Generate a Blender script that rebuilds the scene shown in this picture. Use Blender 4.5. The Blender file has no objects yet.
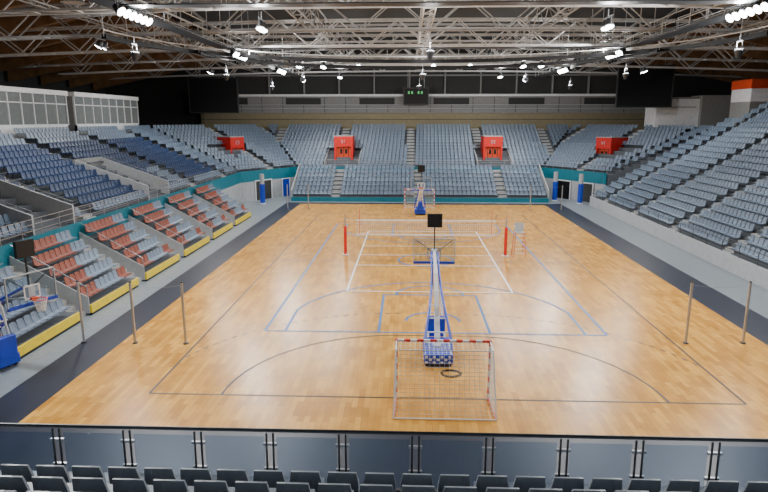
import bpy, math, random
from mathutils import Vector, Matrix
random.seed(4)
CX=1.2; H=9.2; CY=39.1; HCY=38.75
# ------------------------------------------------------------ materials
def mat(name,col,rough=0.6,metal=0.0,var=0.08,scale=3.0,emit=None,estr=0,coat=0):
    m=bpy.data.materials.new(name); m.use_nodes=True
    nt=m.node_tree; b=nt.nodes['Principled BSDF']
    b.inputs['Roughness'].default_value=rough; b.inputs['Metallic'].default_value=metal
    if coat: b.inputs['Coat Weight'].default_value=coat
    if var>0:
        tc=nt.nodes.new('ShaderNodeTexCoord'); n=nt.nodes.new('ShaderNodeTexNoise')
        n.inputs['Scale'].default_value=scale; n.inputs['Detail'].default_value=3
        r=nt.nodes.new('ShaderNodeValToRGB')
        r.color_ramp.elements[0].position=0.3; r.color_ramp.elements[1].position=0.7
        r.color_ramp.elements[0].color=[c*(1-var) for c in col]+[1]
        r.color_ramp.elements[1].color=[min(1,c*(1+var)) for c in col]+[1]
        nt.links.new(tc.outputs['Object'],n.inputs['Vector'])
        nt.links.new(n.outputs['Fac'],r.inputs['Fac'])
        nt.links.new(r.outputs['Color'],b.inputs['Base Color'])
    else: b.inputs['Base Color'].default_value=list(col)+[1]
    if emit:
        b.inputs['Emission Color'].default_value=list(emit)+[1]; b.inputs['Emission Strength'].default_value=estr
    return m
def glass(name,tint,fac=0.25,rough=0.05,fr=.6):
    m=bpy.data.materials.new(name); m.use_nodes=True; nt=m.node_tree
    for n in list(nt.nodes):
        if n.type!='OUTPUT_MATERIAL': nt.nodes.remove(n)
    o=[n for n in nt.nodes if n.type=='OUTPUT_MATERIAL'][0]
    t=nt.nodes.new('ShaderNodeBsdfTransparent'); t.inputs[0].default_value=list(tint)+[1]
    p=nt.nodes.new('ShaderNodeBsdfPrincipled'); p.inputs['Base Color'].default_value=(0.25,0.32,0.40,1)
    p.inputs['Roughness'].default_value=rough
    lw=nt.nodes.new('ShaderNodeLayerWeight'); lw.inputs[0].default_value=0.25
    ma=nt.nodes.new('ShaderNodeMath'); ma.operation='MULTIPLY_ADD'; ma.inputs[1].default_value=fr; ma.inputs[2].default_value=fac
    nt.links.new(lw.outputs['Fresnel'],ma.inputs[0])
    mx=nt.nodes.new('ShaderNodeMixShader'); nt.links.new(ma.outputs[0],mx.inputs[0])
    nt.links.new(t.outputs[0],mx.inputs[1]); nt.links.new(p.outputs[0],mx.inputs[2]); nt.links.new(mx.outputs[0],o.inputs[0])
    return m
def wood_floor():
    m=bpy.data.materials.new('parquet'); m.use_nodes=True; nt=m.node_tree; b=nt.nodes['Principled BSDF']
    tc=nt.nodes.new('ShaderNodeTexCoord'); mp=nt.nodes.new('ShaderNodeMapping')
    mp.inputs['Rotation'].default_value=(0,0,math.pi/2)
    br=nt.nodes.new('ShaderNodeTexBrick'); br.inputs['Scale'].default_value=1
    br.inputs['Brick Width'].default_value=1.0; br.inputs['Row Height'].default_value=0.2
    br.inputs['Mortar Size'].default_value=0.004
    br.inputs['Color1'].default_value=(0.80,0.425,0.085,1); br.inputs['Color2'].default_value=(0.565,0.26,0.042,1)
    br.inputs['Mortar'].default_value=(0.38,0.17,0.04,1); br.offset=0.37
    n=nt.nodes.new('ShaderNodeTexNoise'); n.inputs['Scale'].default_value=0.9; n.inputs['Detail'].default_value=4
    r=nt.nodes.new('ShaderNodeValToRGB'); r.color_ramp.elements[0].color=(0.78,0.75,0.68,1); r.color_ramp.elements[1].color=(1,1,1,1)
    r.color_ramp.elements[0].position=0.3; r.color_ramp.elements[1].position=0.65
    mx=nt.nodes.new('ShaderNodeMixRGB'); mx.blend_type='MULTIPLY'; mx.inputs[0].default_value=1
    L=nt.links.new
    L(tc.outputs['Object'],mp.inputs[0]); L(mp.outputs[0],br.inputs['Vector']); L(tc.outputs['Object'],n.inputs['Vector'])
    L(n.outputs['Fac'],r.inputs[0]); L(br.outputs['Color'],mx.inputs[1]); L(r.outputs[0],mx.inputs[2]); L(mx.outputs[0],b.inputs['Base Color'])
    b.inputs['Roughness'].default_value=0.27
    b.inputs['Specular IOR Level'].default_value=0.28
    return m
M={}
M['wood']=wood_floor()
M['navyfloor']=mat('navy_floor',(0.016,0.022,0.04),0.4)
M['greyfloor']=mat('grey_floor',(0.21,0.245,0.275),0.45)
M['concrete']=mat('concrete',(0.11,0.125,0.145),0.8)
M['step']=mat('stair_step',(0.40,0.40,0.39),0.8)
M['seatgrey']=mat('seat_grey',(0.15,0.20,0.275),0.4)
M['seatgrey2']=mat('seat_light',(0.185,0.245,0.325),0.4)
M['seatnavy']=mat('seat_navy',(0.012,0.034,0.10),0.45)
M['seatrust']=mat('seat_rust',(0.25,0.068,0.042),0.5)
M['seatdark']=mat('seat_slate',(0.30,0.34,0.39),0.4)
M['teal']=mat('teal_paint',(0.008,0.17,0.235),0.5)
M['yellow']=mat('yellow_paint',(0.85,0.62,0.02),0.5)
M['red']=mat('red_paint',(0.62,0.015,0.01),0.5)
M['orange']=mat('orange_paint',(0.62,0.06,0.015),0.5)
M['white']=mat('white_paint',(0.80,0.82,0.84),0.5)
M['offwhite']=mat('off_white',(0.42,0.44,0.46),0.6)
M['steel']=mat('steel',(0.45,0.47,0.50),0.35,0.7)
M['darksteel']=mat('dark_steel',(0.08,0.085,0.09),0.4,0.6)
M['truss']=mat('truss_paint',(0.70,0.71,0.70),0.5,0.0)
M['truss2']=mat('truss_grey_paint',(0.42,0.425,0.425),0.5,0.0)
M['black']=mat('black_paint',(0.006,0.006,0.007),0.4)
M['darkwall']=mat('dark_wall',(0.035,0.037,0.038),0.8)
M['ceil']=mat('ceiling_deck',(0.045,0.047,0.047),0.8)
M['beige']=mat('beige_wall',(0.29,0.25,0.155),0.8)
M['greywall']=mat('grey_wall',(0.26,0.265,0.26),0.8)
M['timber']=mat('timber',(0.24,0.135,0.06),0.6,0,0.25,1.5)
M['blue']=mat('blue_pad',(0.006,0.05,0.52),0.4)
M['lineblue']=mat('line_blue',(0.015,0.17,0.46),0.45)
M['linewhite']=mat('line_white',(0.95,0.95,0.93),0.35)
M['linedark']=mat('line_dark',(0.02,0.02,0.025),0.45)
M['glass']=glass('rail_glass',(0.80,0.87,0.95),0.06,.05,.35)
M['bbglass']=glass('board_glass',(0.9,0.94,0.96),0.06)
M['boxglass']=mat('box_glass',(0.22,0.25,0.26),0.12,0.2)
M['lamp']=mat('lamp_lens',(1,1,1),0.3,0,0,1,(0.90,0.96,1.0),30)
M['lamp'].cycles.emission_sampling='NONE'
M['led']=mat('led_green',(0,0,0),0.4,0,0,1,(0.2,1,0.3),0.6)
M['net']=mat('net_cord',(0.80,0.80,0.78),0.8)
# ------------------------------------------------------------ mesh builder
class MB:
    def __init__(s): s.v=[]; s.f=[]; s.m=[]; s.mats=[]
    def mi(s,k):
        if k not in s.mats: s.mats.append(k)
        return s.mats.index(k)
    def poly(s,pts,k):
        b=len(s.v); s.v+= [tuple(p) for p in pts]; s.f.append(tuple(range(b,b+len(pts)))); s.m.append(s.mi(k))
    def box(s,c,d,k,rz=0):
        b=len(s.v); ca,sa=math.cos(rz),math.sin(rz)
        for z in(-.5,.5):
            for x,y in((-.5,-.5),(.5,-.5),(.5,.5),(-.5,.5)):
                X,Y=x*d[0],y*d[1]
                s.v.append((c[0]+X*ca-Y*sa,c[1]+X*sa+Y*ca,c[2]+z*d[2]))
        i=s.mi(k)
        for f in((0,3,2,1),(4,5,6,7),(0,1,5,4),(1,2,6,5),(2,3,7,6),(3,0,4,7)):
            s.f.append(tuple(b+j for j in f)); s.m.append(i)
    def b2(s,x0,x1,y0,y1,z0,z1,k): s.box(((x0+x1)/2,(y0+y1)/2,(z0+z1)/2),(x1-x0,y1-y0,z1-z0),k)
    def wall(s,pts,n,t,k):
        n=Vector(n)*t/2; A=[Vector(p)-n for p in pts]; B=[Vector(p)+n for p in pts]
        s.poly(A,k); s.poly(B[::-1],k)
        for i in range(len(pts)):
            j=(i+1)%len(pts); s.poly([A[i],A[j],B[j],B[i]],k)
    def beam(s,p,q,r,k,n=4,r2=None):
        p,q=Vector(p),Vector(q); d=q-p
        if d.length<1e-6: return
        d.normalize(); up=Vector((0,0,1)) if abs(d.z)<.95 else Vector((0,1,0))
        a=d.cross(up).normalized(); c=a.cross(d)
        r2=r if r2 is None else r2; b=len(s.v)
        for P,R in((p,r),(q,r2)):
            for i in range(n):
                t=2*math.pi*(i+.5)/n; s.v.append(tuple(P+a*math.cos(t)*R+c*math.sin(t)*R))
        i=s.mi(k)
        for j in range(n):
            s.f.append((b+j,b+(j+1)%n,b+n+(j+1)%n,b+n+j)); s.m.append(i)
        s.f.append(tuple(b+j for j in range(n))[::-1]); s.m.append(i)
        s.f.append(tuple(b+n+j for j in range(n))); s.m.append(i)
    def path(s,P,r,k,n=4):
        for a,c in zip(P[:-1],P[1:]): s.beam(a,c,r,k,n)
    def build(s,name,parent=None,bevel=0,loc=None,rz=0):
        me=bpy.data.meshes.new(name); me.from_pydata(s.v,[],s.f)
        for k in s.mats: me.materials.append(M[k])
        me.polygons.foreach_set('material_index',s.m); me.update()
        o=bpy.data.objects.new(name,me); bpy.context.scene.collection.objects.link(o)
        if parent: o.parent=parent
        if loc: o.location=loc
        if rz: o.rotation_euler[2]=rz
        if bevel:
            md=o.modifiers.new('bev','BEVEL'); md.width=bevel; md.segments=2; md.limit_method='ANGLE'
        return o
def empty(name,loc=(0,0,0),rz=0,parent=None):
    e=bpy.data.objects.new(name,None); e.location=loc; e.rotation_euler[2]=rz
    if parent: e.parent=parent
    bpy.context.scene.collection.objects.link(e); return e
# ------------------------------------------------------------ room shell
XL,XR,YB,YN,ZC=-44,47,88,-8,19
b=MB(); b.b2(XL,XR,YN,YB,-.3,0,'greyfloor')
b.b2(-13.7,17.0,12.0,67.2,0,.006,'navyfloor')
b.b2(-12,15,16.5,66,0,.012,'wood'); b.build('floor')
b=MB(); b.b2(XL-.3,XL,YN,YB,0,ZC,'darkwall'); b.build('wall_left')
b=MB(); b.b2(XR,XR+.3,YN,YB,0,ZC,'darkwall'); b.build('wall_right')
b=MB(); b.b2(XL,XR,YN-.3,YN,0,ZC,'darkwall'); b.build('wall_near')
b=MB(); b.b2(XL,XR,YB,YB+.3,0,ZC,'darkwall')
b.b2(-30,33,YB-.5,YB,7,10.1,'beige'); b.b2(-31,34,YB-.7,YB,10.1,12.5,'greywall')
b.b2(-31,34,YB-1.1,YB-.7,12.4,12.7,'white')
for i in range(22): b.b2(-30+i*3,-29.93+i*3,YB-.72,YB-.7,10.2,12.3,'darkwall')
for i in range(6): b.b2(-28+i*10.5,-23+i*10.5,YB-.73,YB-.7,11.3,12.2,'darkwall')
for z in(10.7,11.2,): b.b2(-31,34,YB-1.0,YB-.95,z,z+.08,'offwhite')
b.b2(-31,34,YB-.6,YB-.5,9.2,9.26,'darkwall')
for i in range(14): b.b2(-30+i*5,-29.8+i*5,YB-.4,YB,12.7,18.9,'greywall')
b.b2(-31,34,YB-.35,YB,15.2,15.4,'greywall')
b.build('wall_back')
b=MB(); b.b2(XL,XR,YN,YB,ZC,ZC+.3,'ceil'); b.build('ceiling')
# ------------------------------------------------------------ court lines
def line(b,x0,y0,x1,y1,k,w=.06,z=.018):
    d=Vector((x1-x0,y1-y0,0)).normalized(); n=Vector((-d.y,d.x,0))*w/2
    p=Vector((x0,y0,z)); q=Vector((x1,y1,z))
    b.poly([p-n,q-n,q+n,p+n],k)
def arc(b,cx,cy,r,a0,a1,k,w=.06,z=.018,dash=False):
    n=max(8,int(abs(a1-a0)*r/.25))
    for i in range(n):
        if dash and i%2: continue
        t0=a0+(a1-a0)*i/n; t1=a0+(a1-a0)*(i+1)/n
        P=lambda t,R:(cx+R*math.cos(t),cy+R*math.sin(t),z)
        b.poly([P(t0,r-w/2),P(t0,r+w/2),P(t1,r+w/2),P(t1,r-w/2)],k)
b=MB(); D=math.radians
k='linedark'; dw=.075
for x in(CX-10,CX+10): line(b,x,HCY-20,x,HCY+20,k,dw)
for y in(HCY-20,HCY+20): line(b,CX-10,y,CX+10,y,k,dw)
line(b,CX-10,HCY,CX+10,HCY,k,dw)
for s in(1,-1):
    gy=HCY-20*s
    for e in(1,-1):
        a1=(D(90) if s>0 else D(-90))
        st=D(0) if e>0 else D(180) if s>0 else D(-180)
        arc(b,CX+1.5*e,gy,6,a1,st,k,dw,z=.02)
        en=math.acos(8.5/9)
        st2=(en if e>0 else math.pi-en)*(1 if s>0 else -1)
        arc(b,CX+1.5*e,gy,9,a1,st2,k,dw,z=.02,dash=True)
    line(b,CX-1.5,gy+6*s,CX+1.5,gy+6*s,k,dw); line(b,CX-.5,gy+7*s,CX+.5,gy+7*s,k)
k='lineblue'; BL,BW=14,7.5; lw=.11
for x in(CX-BW,CX+BW): line(b,x,CY-BL,x,CY+BL,k,lw,.022)
for y in(CY-BL,CY+BL): line(b,CX-BW,y,CX+BW,y,k,lw,.022)
arc(b,CX,CY,1.8,0,2*math.pi,k,lw,.024)
for s in(1,-1):
    by=CY-BL*s
    for e in(1,-1):
        line(b,CX+2.45*e,by,CX+2.45*e,by+5.8*s,k,lw,.024); line(b,CX+6.6*e,by,CX+6.6*e,by+2.99*s,k,lw,.024)
    line(b,CX-2.45,by+5.8*s,CX+2.45,by+5.8*s,k,lw,.024)
    t=math.asin(1.415/6.75)
    arc(b,CX,by+1.575*s,6.75,t*s,(math.pi-t)*s,k,lw,.025)
    arc(b,CX,by+5.8*s,1.8,0,math.pi*s,k,lw,.025)
    arc(b,CX,by+1.575*s,1.25,0,math.pi*s,k,lw,.025)
k='linewhite'; VY=40.5; VX=CX
for x in(VX-4.5,VX+4.5): line(b,x,VY-9,x,VY+9,k,.10,.028)
for y in(-9,-3,0,3,9): line(b,VX-4.5,VY+y,VX+4.5,VY+y,k,.10,.028)
b.build('court_line_markings')
# ------------------------------------------------------------ seats / stands
prof=[(.40,.40),(.20,.375),(.05,.41),(-.02,.60),(-.07,.80),(-.10,.80),(-.06,.60),(0,.37),(.20,.34),(.40,.36)]
secs=[(-.215,-.02,.03),(-.09,0,0),(.09,0,0),(.215,-.02,.03)]
SV=[];SF=[]
for(x,dz,dy) in secs:
    for j,(y,z) in enumerate(prof):
        top = j in(4,5)
        SV.append((x*(0.88 if top or j in(0,9) else 1), y+(dy if j>=3 and j<=6 else 0), z+(dz if top else 0)))
n=len(prof)
for i in range(3):
    for j in range(n): SF.append((i*n+j,i*n+(j+1)%n,(i+1)*n+(j+1)%n,(i+1)*n+j))
for base,rev in((0,0),(3*n,1)):
    for(a,c,d,e) in((0,1,8,9),(1,2,7,8),(2,3,6,7),(3,4,5,6)):
        q=(base+a,base+c,base+d,base+e); SF.append(q if not rev else q[::-1])
def seat_mesh(name,seats,parent):
    V=[];F=[];I=[];keys=[]
    for(x,y,z,ang,k) in seats:
        if k not in keys: keys.append(k)
        ki=keys.index(k); c,s=math.cos(ang),math.sin(ang); bb=len(V)
        for(a,d,h) in SV: V.append((x+a*c-d*s,y+a*s+d*c,z+h))
        for f in SF: F.append(tuple(bb+j for j in f)); I.append(ki)
    me=bpy.data.meshes.new(name); me.from_pydata(V,[],F)
    for k in keys: me.materials.append(M[k])
    me.polygons.foreach_set('material_index',I); me.update()
    o=bpy.data.objects.new(name,me); bpy.context.scene.collection.objects.link(o); o.parent=parent
    return o
def offs(P,d):
    out=[]
    N=[]
    for a,c in zip(P[:-1],P[1:]):
        v=Vector((c[0]-a[0],c[1]-a[1])).normalized(); N.append(Vector((-v.y,v.x)))
    for i,p in enumerate(P):
        if i==0: m=N[0]
        elif i==len(P)-1: m=N[-1]
        else: m=(N[i-1]+N[i])/(1+N[i-1].dot(N[i]))
        out.append(Vector(p)+m*d)
    return out,N
def stand(name,P,nr,run,rise,h0,colfn,pitch=.5,aisle=8.0,excl=[],zbase=0,aoff=0,aw=.6):
    e=empty(name); b=MB(); seats=[]
    for i in range(nr):
        A,N=offs(P,i*run); B,_=offs(P,(i+1)*run); z=h0+i*rise
        zl=z-rise if i>0 else zbase
        for s in range(len(P)-1):
            a0,a1,b0,b1=A[s],A[s+1],B[s],B[s+1]
            b.poly([(a0.x,a0.y,z),(a1.x,a1.y,z),(b1.x,b1.y,z),(b0.x,b0.y,z)],'concrete')
            b.poly([(a0.x,a0.y,zl),(a1.x,a1.y,zl),(a1.x,a1.y,z),(a0.x,a0.y,z)],'concrete')
            d=(Vector(P[s+1])-Vector(P[s])).normalized(); nn=N[s]; o=Vector(P[s])
            off=i*run+run*.60
            C,_=offs(P,off); s0=(C[s]-o).dot(d); s1=(C[s+1]-o).dot(d)
            t=s0+.35
            ang=math.atan2(nn.y,nn.x)+math.pi/2
            while t<s1-.3:
                am=((t-aoff)%aisle)
                if abs(am-aisle/2)<aw:
                    t+=pitch; continue
                p=o+d*t+nn*off
                if not any(x0<p.x<x1 and y0<p.y<y1 and i<=ri for(x0,x1,y0,y1,ri) in excl):
                    k=colfn(p.x,p.y,i,t)
                    if k: seats.append((p.x,p.y,z,ang,k))
                t+=pitch
            q=math.floor((s0-aoff)/aisle)*aisle+aoff+aisle/2
            while q<s1:
                if s0+.3<q<s1-.3:
                    p=o+d*q+nn*(i*run+run*.27)
                    if not any(x0<p.x<x1 and y0<p.y<y1 and i<=ri for(x0,x1,y0,y1,ri) in excl):
                        b.box((p.x,p.y,z+.01),(1.0,.06,.02),'white',math.atan2(d.y,d.x))
                        p2=o+d*q+nn*(i*run+run*.75)
                        b.box((p2.x,p2.y,z+rise/4),(1.05,run*.5,rise/2),'step',math.atan2(d.y,d.x))
                q+=aisle
    for end in(0,-1):
        for i in range(nr):
            A,_=offs(P,i*run); B,_=offs(P,(i+1)*run); z=h0+i*rise
            a,c=A[end],B[end]
            b.poly([(a.x,a.y,zbase),(c.x,c.y,zbase),(c.x,c.y,z),(a.x,a.y,z)],'concrete')
    A,_=offs(P,nr*run); z=h0+(nr-1)*rise
    for s in range(len(P)-1):
        b.poly([(A[s].x,A[s].y,zbase),(A[s+1].x,A[s+1].y,zbase),(A[s+1].x,A[s+1].y,z),(A[s].x,A[s].y,z)],'concrete')
    b.build('terrace_steps',e)
    seat_mesh('seat_rows',seats,e)
    return e
def railing(b,pts,z,h=1.0,sp=2.0,k='steel',rails=(1,.55),r=.025,panel=None):
    for a,c in zip(pts[:-1],pts[1:]):
        a=Vector(a);c=Vector(c);L=(c-a).length;nn=max(1,round(L/sp))
        for i in range(nn+1):
            p=a.lerp(c,i/nn); b.beam((p.x,p.y,z),(p.x,p.y,z+h),r,k)
        for f in rails: b.beam((a.x,a.y,z+h*f),(c.x,c.y,z+h*f),r,k)
BP=[(-19,12),(-19,67),(-14,75),(16.7,75),(21.7,67.2),(21.7,66.4)]
vomX=[-8.3,10.7]
ex=[(x-2.3,x+2.3,75,79.6,20) for x in vomX]
ex+=[(-25,-20.2,70.5,75.5,6),(22.5,27.5,70,75.5,6)]
ex+=[(-24.5,-18,43.5,47.5,6),(-24.5,-18,29.5,33.5,6)]
def bowlcol(x,y,i,t):
    if x<-18 and y<66:
        if 30<y<62 and 1<=i<=9: return 'seatnavy' if not(50<y<54 and i<4) else 'seatgrey'
        return 'seatgrey'
    return 'seatgrey' if (int(t/8)+i//7)%3 else 'seatgrey2'
bowl=stand('upper_grandstand',BP,13,.86,.37,3.35,bowlcol,aisle=9.0,excl=ex,aoff=.8)
b=MB()
A,N=offs(BP,-.12)
pts=[(p.x,p.y) for p in A]
for a,c in zip(pts[:-1],pts[1:]):
    for z0,z1,k in((0,2.2,'offwhite'),(2.2,3.45,'teal')):
        b.poly([(a[0],a[1],z0),(c[0],c[1],z0),(c[0],c[1],z1),(a[0],a[1],z1)],k)
railing(b,pts,3.4,.9,1.6,'steel',(1,.7,.35),.02)
b.build('teal_balustrade',bowl)
def vomitory(x,y,rz,w=2.4,zb=4.0,zt=7.1,k='red',num='S1',dep=3.0):
    e=empty('vomitory_exit',(x,y,0),rz,bowl); b=MB()
    b.b2(-w/2,-w/2+.25,0,dep,zb-.6,zt,k); b.b2(w/2-.25,w/2,0,dep,zb-.6,zt,k)
    b.b2(-w/2+.25,w/2-.25,0,dep,zt-1.3,zt,k); b.b2(-w/2,w/2,0,dep,zt,zt+.08,'offwhite')
    b.b2(-w/2+.25,w/2-.25,.25,.35,zb-.6,zt-1.3,'orange')
    for xx in(-.62,0,.62): b.b2(xx-.03,xx+.03,.22,.25,zb-.6,zt-1.3,'black')
    for xx in(-.31,.31): b.b2(xx-.15,xx+.15,.22,.25,zb+.9,zb+1.5,'black')
    for s in(-1,1):
        xx=s*(w/2+.95)
        b.wall([(xx,-2.2,zb-1.0),(xx,dep+1,zb+1.1),(xx,dep+1,zb+2.0),(xx,-2.2,zb+.2)],(1,0,0),.12,'offwhite')
        for j in range(8):
            b.b2(s*(w/2+.15) if s>0 else xx+.08, xx-.08 if s>0 else s*(w/2+.15), -2+j*.7,-1.3+j*.7, zb-.9+j*.26,zb-.62+j*.26,'step')
    b.build('exit_portal',e)
    cu=bpy.data.curves.new('sector_sign','FONT'); cu.body=num; cu.size=.6; cu.align_x='CENTER'; cu.extrude=.01
    t=bpy.data.objects.new('sector_sign',cu); cu.materials.append(M['offwhite']); t.parent=e
    t.location=(0,-.03,zt-.85); t.rotation_euler=(math.pi/2,0,0); bpy.context.scene.collection.objects.link(t)
vomitory(vomX[0],77.4,0,num='S1'); vomitory(vomX[1],77.4,0,num='S2')
vomitory(-20.9,73.6,math.atan2(8,5),w=2.2,num='Z3'); vomitory(23.2,73.4,-math.atan2(7.8,5),w=2.2,num='V1')
for yc in(31.5,45.5):
    e=empty('stand_entrance',parent=bowl); b=MB()
    for yy in(yc-1.9,yc+1.9):
        b.wall([(-19.2,yy,3.3),(-24.6,yy,4.8),(-24.6,yy,6.3),(-19.2,yy,4.4)],(0,1,0),.14,'offwhite')
        b.beam((-19.2,yy,4.6),(-24.6,yy,6.5),.03,'steel')
    b.b2(-24.8,-24.5,yc-2,yc+2,4.0,6.3,'greywall'); b.b2(-24.48,-24.4,yc-.8,yc+.8,3.3,5.4,'black')
    b.build('parapet_walls',e)
def rcol(x,y,i,t): return 'seatgrey' if (int((y+3)/8.0)+(i//8))%2 else 'seatgrey2'
rs=stand('side_grandstand',[(20,66),(20,14)],18,.75,.445,1.0,rcol,aisle=8.0,aoff=0)
b=MB(); railing(b,[(19.9,14),(19.9,66)],1.0,.8,2.0,'darksteel',(1,.5),.02)
b.b2(19.85,20,14,66,0,1.05,'offwhite'); b.build('front_rail',rs)
rt=stand('upper_side_grandstand',[(33.5,64),(33.5,20)],5,.75,.46,9.0,rcol,aisle=8.0,aoff=-2)
fl=stand('retractable_seating',[(-13.4,68.2),(15.9,68.2)],7,.86,.42,.45,lambda x,y,i,t:'seatgrey' if (i+int(t/7))%4 else 'seatgrey2',aisle=9.6,aoff=.2)
b=MB(); b.b2(-13.4,15.9,68.05,68.2,0,.5,'teal')
for x in(-9,11.5): railing(b,[(x,68.2),(x,74)],3.0,.8,2,'steel')
for x in(-13.4,15.9):
    b.wall([(x,68.2,.45),(x,74.2,3.0),(x,74.2,3.9),(x,68.2,1.3)],(1,0,0),.1,'offwhite')
b.build('front_panel',fl)
Y0=20.8
for j in range(6):
    ya=Y0+j*6.15; yb=ya+5.1
    def lc(x,y,i,t,ya=ya,j=j):
        f=(y-ya)/5.1
        if j==0: return 'seatrust' if (f<.12 or (i>=3 and f<.5)) else 'seatgrey'
        if i>=3: return 'seatrust' if f<.62 else 'seatgrey'
        if f<.25+.1*i: return 'seatrust'
        if i==0 and f>.75: return 'seatrust'
        return 'seatgrey2'
    st=stand('retractable_seating',[(-15.2,ya),(-15.2,yb)],5,.72,.50,.5,lc,aisle=200,pitch=.46)
    b=MB(); b.b2(-15.2,-15.1,ya,yb,.12,.5,'yellow'); b.b2(-15.3,-15.12,ya,yb,.0,.12,'black')
    for i in range(9):
        b.b2(-15.4-.4*(i+1),-15.4-.4*i,yb+.05,yb+1.0,0,.27*(i+1),'step')
    b.wall([(-15.2,ya-.03,.1),(-18.8,ya-.03,.1),(-18.8,ya-.03,2.9),(-15.2,ya-.03,.9)],(0,1,0),.05,'seatrust' if j==0 else 'offwhite')
    b.beam((-15.25,ya,1.4),(-18.7,ya,3.4),.025,'steel'); b.beam((-15.25,ya,.5),(-15.25,ya,1.4),.025,'steel')
    b.build('front_fascia',st)
# ------------------------------------------------------------ hospitality boxes left
def vip(y0,y1):
    e=empty('hospitality_box'); b=MB(); X=-30.9
    b.b2(X-6,X,y0,y1,0,7.6,'concrete'); b.b2(X-.2,X,y0,y1,7.6,8.7,'white')
    b.b2(X-.1,X-.05,y0,y1,8.7,11.3,'boxglass')
    nn=int((y1-y0)/1.6)
    for i in range(nn+1):
        yy=y0+(y1-y0)*i/nn; b.b2(X-.14,X+.03,yy-.04,yy+.04,8.7,11.3,'white')
    b.b2(X-.14,X+.02,y0,y1,8.7,8.8,'white'); b.b2(X-.14,X+.03,y0,y1,10.5,10.58,'white')
    b.b2(X-6,X+.15,y0-.1,y1+.1,11.3,11.7,'white'); b.b2(X-6,X,y1-.15,y1,7.6,11.3,'greywall'); b.b2(X-6,X,y0,y0+.15,7.6,11.3,'greywall')
    b.build('box_front',e)
vip(30,54.5); vip(55.8,69)
e=empty('press_box'); b=MB(); b.b2(34.7,42,64.2,68,11.0,12.3,'white'); b.b2(34.6,42,64.1,68,12.3,13.2,'orange'); b.b2(34.7,42,64.15,68,10.8,11.0,'greywall'); b.b2(34.7,42,64.2,68,0,10.8,'greywall'); b.build('box_shell',e)
e=empty('commentary_box'); b=MB(); b.b2(29.5,34.5,74.6,78,8.3,11.6,'white'); b.b2(29.3,34.7,74.5,78,11.6,11.8,'greywall'); b.b2(34.5,44,74,77,0,12.0,'greywall'); b.b2(29.9,34.1,74.55,74.6,10.6,10.7,'greywall'); b.build('box_shell',e)
def panel(name,x,y,z0,z1,w,k,rz=0):
    b=MB(); b.box((0,0,(z0+z1)/2),(w,.08,z1-z0),k); b.box((0,-.05,z1-.05),(w+.15,.05,.12),'white'); b.box((-w/2,-.05,(z0+z1)/2),(.12,.05,z1-z0),'white'); b.box((w/2,-.05,(z0+z1)/2),(.12,.05,z1-z0),'white')
    return b.build(name,None,0,(x,y,0),rz)
aL=math.atan2(8,5)
panel('door_1',-17.0,69.9,0,2.3,2.6,'darkwall',aL); panel('door_2',-15.0,73.1,0,2.2,1.3,'blue',aL)
panel('door_3',18.3,72.1,0,2.2,2.6,'black',-math.atan2(7.8,5)); panel('door_4',20.3,69.0,0,2.2,1.8,'darkwall',-math.atan2(7.8,5))
for x,y in((-16.2,66),(19.2,67.5),(17.0,70)):
    b=MB(); b.beam((0,0,0),(0,0,2.2),.28,'blue',12); b.beam((0,0,2.2),(0,0,3.3),.25,'offwhite',12); b.beam((0,0,0),(0,0,.1),.33,'white',12)
    b.build('padded_column',None,0,(x,y,0))
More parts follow.
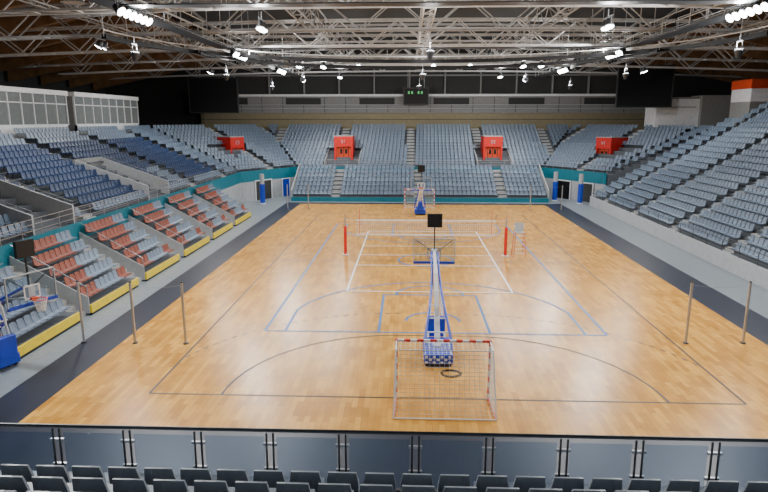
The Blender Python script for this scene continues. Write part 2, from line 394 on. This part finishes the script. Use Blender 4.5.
# ------------------------------------------------------------ basketball hoops
def hoop(loc,rz,front=4.2):
    e=empty('basketball_hoop',loc,rz)
    b=MB(); b.b2(-.55,.55,-1.0,1.0,.12,.52,'blue'); b.build('base_pad',e,.05)
    b=MB()
    for i in range(7):
        for j in range(3):
            if (i+j)%2==0: b.b2(-.5+i*.145,-.4+i*.145,-1.012,-1.002,.18+j*.11,.26+j*.11,'white')
    b.b2(-.5,.5,-.95,.3,.521,.53,'white')
    for i in range(6):
        for j in range(6): b.b2(-.48+i*.16,-.34+i*.16,-.94+j*.2,-.77+j*.2,.53,.535,'blue')
    for x in(-.45,.45):
        for y in(-.8,.8): b.beam((x-.05,y,.09),(x+.05,y,.09),.09,'black',12)
    b.build('base_lettering',e)
    b=MB()
    for s in(-1,1):
        P=[(s*.52,-.6,.5),(s*.50,-.35,.9),(s*.42,.1,1.3),(s*.31,.7,1.75),(s*.21,front-2.6,2.25),(s*.15,front-1.7,2.75),(s*.14,front-.3,3.4)]
        b.path(P,.055,'blue',6)
        b.beam((s*.34,.9,.5),(s*.12,front-2.0,2.5),.045,'white',6)
    for (w,y,z) in((.46,-.1,1.1),(.36,.4,1.5),(.28,.9,1.87),(.21,front-2.6,2.25)): b.beam((-w,y,z),(w,y,z),.03,'white',6)
    b.build('support_arms',e)
    b=MB(); b.beam((0,-.2,.5),(0,front-1.9,2.75),.16,'white',4,.11); b.beam((0,front-1.9,2.75),(0,front-.15,3.4),.11,'white',4,.08)
    b.beam((0,front-1.9,2.75),(0,front-.1,3.0),.05,'white',4); b.build('main_boom',e)
    b=MB(); b.b2(-.36,.36,1.0,1.2,.5,1.35,'blue'); b.build('front_pad',e,.05)
    b=MB(); F=front; b.b2(-.9,.9,F-.01,F+.01,2.9,3.95,'bbglass')
    b.b2(-.92,.92,F-.03,F+.03,3.93,3.97,'offwhite')
    for x in(-.92,.92): b.b2(x-.02,x+.02,F-.03,F+.03,2.87,3.97,'offwhite')
    b.b2(-.93,.93,F-.05,F+.06,2.8,2.9,'blue')
    for z in(3.05,3.5): b.b2(-.3,.3,F+.012,F+.02,z-.025,z+.025,'linewhite')
    for x in(-.28,.28): b.b2(x-.025,x+.025,F+.012,F+.02,3.05,3.5,'linewhite')
    b.beam((-.8,F-.06,3.9),(0,F-.2,3.3),.022,'darksteel'); b.beam((.8,F-.06,3.9),(0,F-.2,3.3),.022,'darksteel')
    b.b2(-.12,.12,F-.2,F,3.1,3.5,'white')
    b.build('backboard',e)
    b=MB(); n=20
    for i in range(n):
        t0=2*math.pi*i/n;t1=2*math.pi*(i+1)/n; c=F+.38
        b.beam((.225*math.cos(t0),c+.225*math.sin(t0),3.05),(.225*math.cos(t1),c+.225*math.sin(t1),3.05),.018,'orange',6)
        for d in(1,-1):
            tt=t0+d*.5; b.beam((.225*math.cos(t0),c+.225*math.sin(t0),3.04),(.13*math.cos(tt),c+.13*math.sin(tt),2.62),.007,'net')
    b.b2(-.1,.1,F,F+.18,3.0,3.08,'orange'); b.build('rim_and_net',e)
    b=MB(); b.b2(-.33,.33,F-.2,F-.05,4.5,5.1,'black'); b.beam((0,F-.12,3.4),(0,F-.12,4.5),.035,'black'); b.b2(-.25,.25,F-.21,F-.2,4.6,4.95,'black'); b.build('shot_clock',e)
    return e
hoop((CX,22.3,.012),0); hoop((CX,59.3,.012),math.pi)
hoop((-15.9,20.9,0),math.atan2(-.37,.93)-math.pi/2,front=2.9)
b=MB()
pp=[]
for i in range(60):
    t=i/59*4*math.pi; pp.append((CX+.45+.35*math.cos(t)*(1+.1*i/60),20.7+.3*math.sin(t)+.003*i,.03))
b.path(pp,.02,'black'); b.build('coiled_cable')
# ------------------------------------------------------------ handball goals
def goal(y,s,depth=1.5):
    e=empty('handball_goal',(CX,y,.03),0 if s>0 else math.pi); b=MB(); n=10
    for sx in(-1,1):
        for i in range(n): b.b2(sx*1.54-.04,sx*1.54+.04,-.04,.04,2.08*i/n,2.08*(i+1)/n,'red' if i%2 else 'white')
    for i in range(14):
        x0=-1.5+3*i/14; b.b2(x0,x0+3/14,-.04,.04,2.0,2.08,'red' if i%2 else 'white')
    b.build('posts',e)
    b=MB()
    for sx in(-1,1):
        b.beam((sx*1.54,0,2.04),(sx*1.54,-.75,2.0),.025,'white',6); b.beam((sx*1.54,-.75,2.0),(sx*1.6,-depth,.03),.025,'white',6)
        b.beam((sx*1.54,0,.03),(sx*1.6,-depth,.03),.03,'red' ,6)
    b.beam((-1.6,-depth,.03),(1.6,-depth,.03),.03,'white',6); b.beam((-1.54,-.75,2),(1.54,-.75,2),.02,'white',6); b.build('rear_frame',e)
    b=MB(); r=.0065
    for i in range(21):
        x=-1.54+3.08*i/20; b.beam((x,0,2.04),(x,-.75,1.98),r,'net'); b.beam((x,-.75,1.98),(x*1.03,-depth,.03),r,'net')
    for i in range(1,16):
        f=i/16; yy=-.75+(-depth+.75)*f; z=2-1.97*f
        b.beam((-1.54,yy,z),(1.54,yy,z),r,'net')
        for sx in(-1,1): b.beam((sx*1.54,0,z),(sx*1.54,yy,z),r,'net')
    for i in range(1,4): b.beam((-1.54,-.19*i,2.02),(1.54,-.19*i,2.02),r,'net')
    for sx in(-1,1):
        for i in range(1,9):
            yy=-depth*i/9; zt=2 if yy>-.75 else 2-1.97*(yy+.75)/(-depth+.75)
            b.beam((sx*1.54,yy,0),(sx*1.54,yy,zt),r,'net')
    b.build('net',e)
goal(HCY-20,1); goal(62.5,-1,1.0)
# ------------------------------------------------------------ volleyball net
e=empty('volleyball_net',(VX,VY,.03)); b=MB()
for z in(1.43,2.43): b.b2(-4.75,4.75,-.01,.01,z-.045,z+.045,'white')
for i in range(64): x=-4.75+9.5*i/63; b.beam((x,0,1.43),(x,0,2.43),.006,'net')
for i in range(1,8): z=1.43+i*.125; b.beam((-4.75,0,z),(4.75,0,z),.006,'net')
for s in(-1,1):
    b.beam((s*4.75,0,2.4),(s*5.5,0,2.45),.012,'net'); b.beam((s*4.75,0,1.45),(s*5.5,0,1.4),.012,'net')
    b.beam((s*4.5,0,1.43),(s*4.5,0,3.2),.02,'red')
b.build('net_mesh',e)
b=MB()
for s in(-1,1):
    b.beam((s*5.5,0,0),(s*5.5,0,2.55),.05,'steel',8); b.beam((s*5.5,0,.05),(s*5.5,0,2.0),.11,'red',8); b.beam((s*5.5,0,0),(s*5.5,0,.04),.25,'white',8)
b.build('padded_posts',e)
e=empty('umpire_chair',(VX+6.4,VY,.012)); b=MB()
for sx in(-.3,.3):
    for sy in(-.3,.3): b.beam((sx*1.3,sy*1.5,0),(sx,sy,1.7),.025,'red')
for i in range(5): b.beam((-.36,-.4+.02*i,.3+.3*i),(.36,-.4+.02*i,.3+.3*i),.02,'white')
b.b2(-.3,.3,-.3,.3,1.65,1.72,'offwhite'); b.b2(-.3,.3,.25,.3,1.7,2.3,'offwhite'); b.beam((-.32,-.3,2.1),(-.32,.3,2.1),.02,'white'); b.beam((.32,-.3,2.1),(.32,.3,2.1),.02,'white')
b.build('chair_frame',e)
def poles(name,P,h=2.65):
    e=empty(name); b=MB()
    for x,y in P:
        b.beam((x,y,0.01),(x,y,h),.055,'steel',8); b.beam((x,y,.01),(x,y,.05),.12,'darksteel',10); b.beam((x,y,h),(x,y,h+.05),.06,'darksteel',8)
    for a,c in zip(P[:-1],P[1:]):
        b.path([(a[0]+(c[0]-a[0])*i/8,a[1]+(c[1]-a[1])*i/8,h-.1-.12*math.sin(math.pi*i/8)) for i in range(9)],.007,'steel')
    b.build('poles_and_cord',e)
poles('barrier_net_pole',[(-13.6,23.4),(-11.4,23.4),(-9.25,23.4)])
poles('barrier_net_pole',[(11.7,24.3),(14.1,24.4),(17.5,25)])
poles('barrier_net_pole',[(-12.6,62),(-10.4,62)],2.6); poles('barrier_net_pole',[(12.6,62),(15.8,62)],2.6)
# ------------------------------------------------------------ near grandstand
ns=stand('near_grandstand',[(20,7.75),(-18,7.75)],12,.82,.37,3.80,lambda x,y,i,t:'seatdark',aisle=60,pitch=.5)
b=MB(); b.b2(-18,20,7.75,8.15,0,3.72,'concrete')
b.beam((-18,8.0,4.73),(20,8.0,4.73),.028,'darksteel',8); b.beam((-18,8.0,3.78),(20,8.0,3.78),.03,'darksteel',4)
x=-18.05
while x<20:
    for dx in(-.05,.05): b.beam((x+dx,7.95,3.72),(x+dx,7.97,4.70),.016,'darksteel',6)
    b.b2(x-.08,x+.08,7.9,8.0,3.72,3.78,'darksteel'); b.b2(x-.1,x+.1,7.96,8.0,4.1,4.14,'steel'); b.b2(x-.1,x+.1,7.96,8.0,4.5,4.54,'steel')
    b.b2(x+.09,x+.98,8.0,8.012,3.84,4.62,'glass')
    x+=1.07
b.build('glass_balustrade',ns)
# ------------------------------------------------------------ roof
def truss(b,p0,p1,depth,n,w=.8,arch=0,r=.07,k='truss'):
    p0=Vector(p0);p1=Vector(p1);d=(p1-p0).normalized();side=Vector((-d.y,d.x,0))*w/2
    def P(f,top,s): 
        q=p0.lerp(p1,f); q.z+=arch*4*f*(1-f)+(depth if top else 0); return q+side*s
    for i in range(n):
        f0,f1=i/n,(i+1)/n
        for s in(-1,1):
            b.beam(P(f0,0,s),P(f1,0,s),r,k); b.beam(P(f0,1,s),P(f1,1,s),r,k)
            b.beam(P(f0,0,s) if i%2 else P(f0,1,s),P(f1,1,s) if i%2 else P(f1,0,s),r*.6,k)
        b.beam(P(f0,0,-1),P(f0,0,1),r*.6,k); b.beam(P(f0,0,-1),P(f1,0,1),r*.5,k)
for y in(24,34,43,52,61,70,79):
    b=MB(); truss(b,(-40,y,14.3),(43,y,14.3),2.0,34,1.0,.9,.085,'truss' if y in(34,52,70) else 'truss2'); b.build('roof_truss')
for y in(38.5,56.5,74.5):
    b=MB(); truss(b,(-22,y,15.4),(25,y,15.4),1.4,22,.7,.7,.06,'truss2'); b.build('roof_truss')
for x in(-21,-7,CX,9.5,24):
    b=MB(); truss(b,(x,5,15.6),(x,86,15.6),1.5,40,.7,0,.055,'truss' if x==CX else 'truss2'); b.build('roof_girder')
rc=empty('lighting_catwalk')
for x in(-14.4,17.0):
    b=MB(); b.b2(x-.5,x+.5,8,82,14.6,14.68,'darksteel')
    for sx in(-.5,.5):
        railing(b,[(x+sx,8),(x+sx,82)],14.68,1.0,2.0,'truss',(1,.5),.03)
    for y in range(10,82,6):
        for sx in(-.5,.5): b.beam((x+sx,y,14.6),(x+sx,y,18.95),.03,'truss')
    b.build('walkway',rc)
for y in(30,48,66):
    b=MB(); b.b2(-13.9,16.5,y-.4,y+.4,14.5,14.56,'darksteel'); 
    for s in(-.4,.4): railing(b,[(-13.9,y+s),(16.5,y+s)],14.56,.9,2.5,'truss',(1,.5),.025)
    b.build('cross_walkway',rc)
for (R,yc,z) in((16,58,14.1),(19,50,14.2)):
    b=MB(); pr=None
    for i in range(41):
        t=math.pi*i/40; q=(CX+R*1.05*math.cos(t),yc-12+R*.9*math.sin(t)*1.0,z)
        if pr: b.beam(pr,q,.2,'black'); b.beam((pr[0],pr[1],z+.4),(q[0],q[1],z+.4),.05,'truss')
        if i%2==0: b.beam(q,(q[0],q[1],16),.02,'truss')
        pr=q
    b.build('curtain_track')
for s,X0,X1 in((-1,-23,-43.5),(1,26,46.5)):
    for y in range(30,88,6):
        b=MB(); b.wall([(X0,y,17.4),(X1,y,13.2),(X1,y,14.4),(X0,y,18.7)],(0,1,0),.4,'timber'); b.build('timber_rafter')
    b=MB()
    b.poly([(X0,20,18.75),(X0,88,18.75),(X1,88,14.45),(X1,20,14.45)],'timber' if s<0 else 'ceil'); b.build('roof_decking')
def flood(cx,cy,cz,n,energy,tgt,name='floodlight_cluster'):
    e=empty(name,(cx,cy,cz))
    b=MB(); dirv=(Vector(tgt)-Vector((cx,cy,cz))).normalized()
    for i in range(n):
        o=Vector((0,1,0))*((i-(n-1)/2)*.62)
        for(r0,r1,d0,d1,k) in((.12,.25,-.42,-.05,'darksteel'),(.25,.27,-.05,.03,'steel'),(.22,.22,.03,.05,'lamp')):
            b.beam(o+dirv*d0,o+dirv*d1,r0,k,12,r1)
        b.beam(o+Vector((0,.29,0)),o+Vector((0,.29,.5)),.02,'steel'); b.beam(o-Vector((0,.29,0)),o+Vector((0,-.29,.5)),.02,'steel')
    b.beam((0,-n*.33,.5),(0,n*.33,.5),.04,'steel'); b.beam((0,.0,.5),(0,.0,.9),.03,'steel')
    b.build('lamp_heads',e)
    l=bpy.data.lights.new('flood','AREA'); l.shape='RECTANGLE'; l.size=.5; l.size_y=n*.6; l.energy=energy; l.color=(1.0,0.985,0.96)
    lo=bpy.data.objects.new('flood_lamp',l); bpy.context.scene.collection.objects.link(lo); lo.parent=e
    lo.location=dirv*.25; lo.rotation_euler=dirv.to_track_quat('-Z','Y').to_euler()
EN=2250
for y in(18,31,50,66):
    flood(-13.6,y,14.2,6,EN,(3.5,y-3,0)); flood(16.1,y,14.2,6,EN,(-1.5,y-3,0))
for x,y in((-8,34),(10.5,34),(-8,58),(10.5,58),(-8,72),(10.5,72)):  # extra lamps with fixtures, added mid-roof as fill for the hall
    flood(x,y,14.0,2,650,(x,y-5,0))
for y in(40,62): flood(-20,y,13.8,2,1000,(-25,y-2,5)); flood(23,y,13.8,2,900,(27,y-2,5))
for x in(-12,13): flood(x,70,13.6,2,1200,(x,81,8))
for x in(-11,-5,2.4,6,13): flood(x,62,14.4,2,60,(x,50,0))
for x in(-16,1.2,18.5):
    for y in(36,54,72): flood(x,y,13.0,1,170,(x+.5,y+1,30),'ceiling_fill_lamp')  # up-facing lamps added to brighten the trusses and ceiling from below
for x,y in((-15.3,27),(-15.9,29.5),(-16.8,25.2)):
    b=MB(); b.beam((0,0,0),(0,0,.55),.55,'offwhite',16,.12); b.beam((0,0,.55),(0,0,.9),.12,'darksteel',10); b.beam((0,0,.9),(0,0,4.3),.02,'steel'); b.build('pendant_lamp',None,0,(x,y,14.6))
def screen(name,x,y,z,w,h,led=False,top=18.9):
    e=empty(name,(x,y,z)); b=MB(); b.b2(-w/2,w/2,0,.35,-h/2,h/2,'black'); 
    for sx in(-w/2,w/2): b.b2(sx-.06,sx+.06,-.04,.36,-h/2-.06,h/2+.06,'darksteel')
    for z_ in(-h/2,h/2): b.b2(-w/2,w/2,-.04,.36,z_-.06,z_+.06,'darksteel')
    for sx in(-w/3,w/3): b.beam((sx,.2,h/2),(sx,.2,top-z),.04,'steel')
    if led:
        for i,xx in enumerate((-1.0,-.55,.35,.8)): b.b2(xx-.12,xx+.12,-.03,0,.3,.65,'led')
    b.build('panel',e)
screen('video_screen',-25.6,80,12.3,6.4,4.4); screen('video_screen',27.0,72,12.9,6.2,4.6)
screen('scoreboard',1.0,86.3,12.4,3.4,2.2,True)
w=bpy.data.worlds.new('w'); bpy.context.scene.world=w; w.use_nodes=True
w.node_tree.nodes['Background'].inputs[0].default_value=(0.5,0.55,0.6,1); w.node_tree.nodes['Background'].inputs[1].default_value=.05
cam=bpy.data.cameras.new('camera'); co=bpy.data.objects.new('camera',cam); bpy.context.scene.collection.objects.link(co)
cam.lens=28.125; cam.sensor_width=36; cam.clip_end=300; co.location=(0,0,H); co.rotation_euler=(math.radians(90-11.9),0,math.radians(2.3))
bpy.context.scene.camera=co
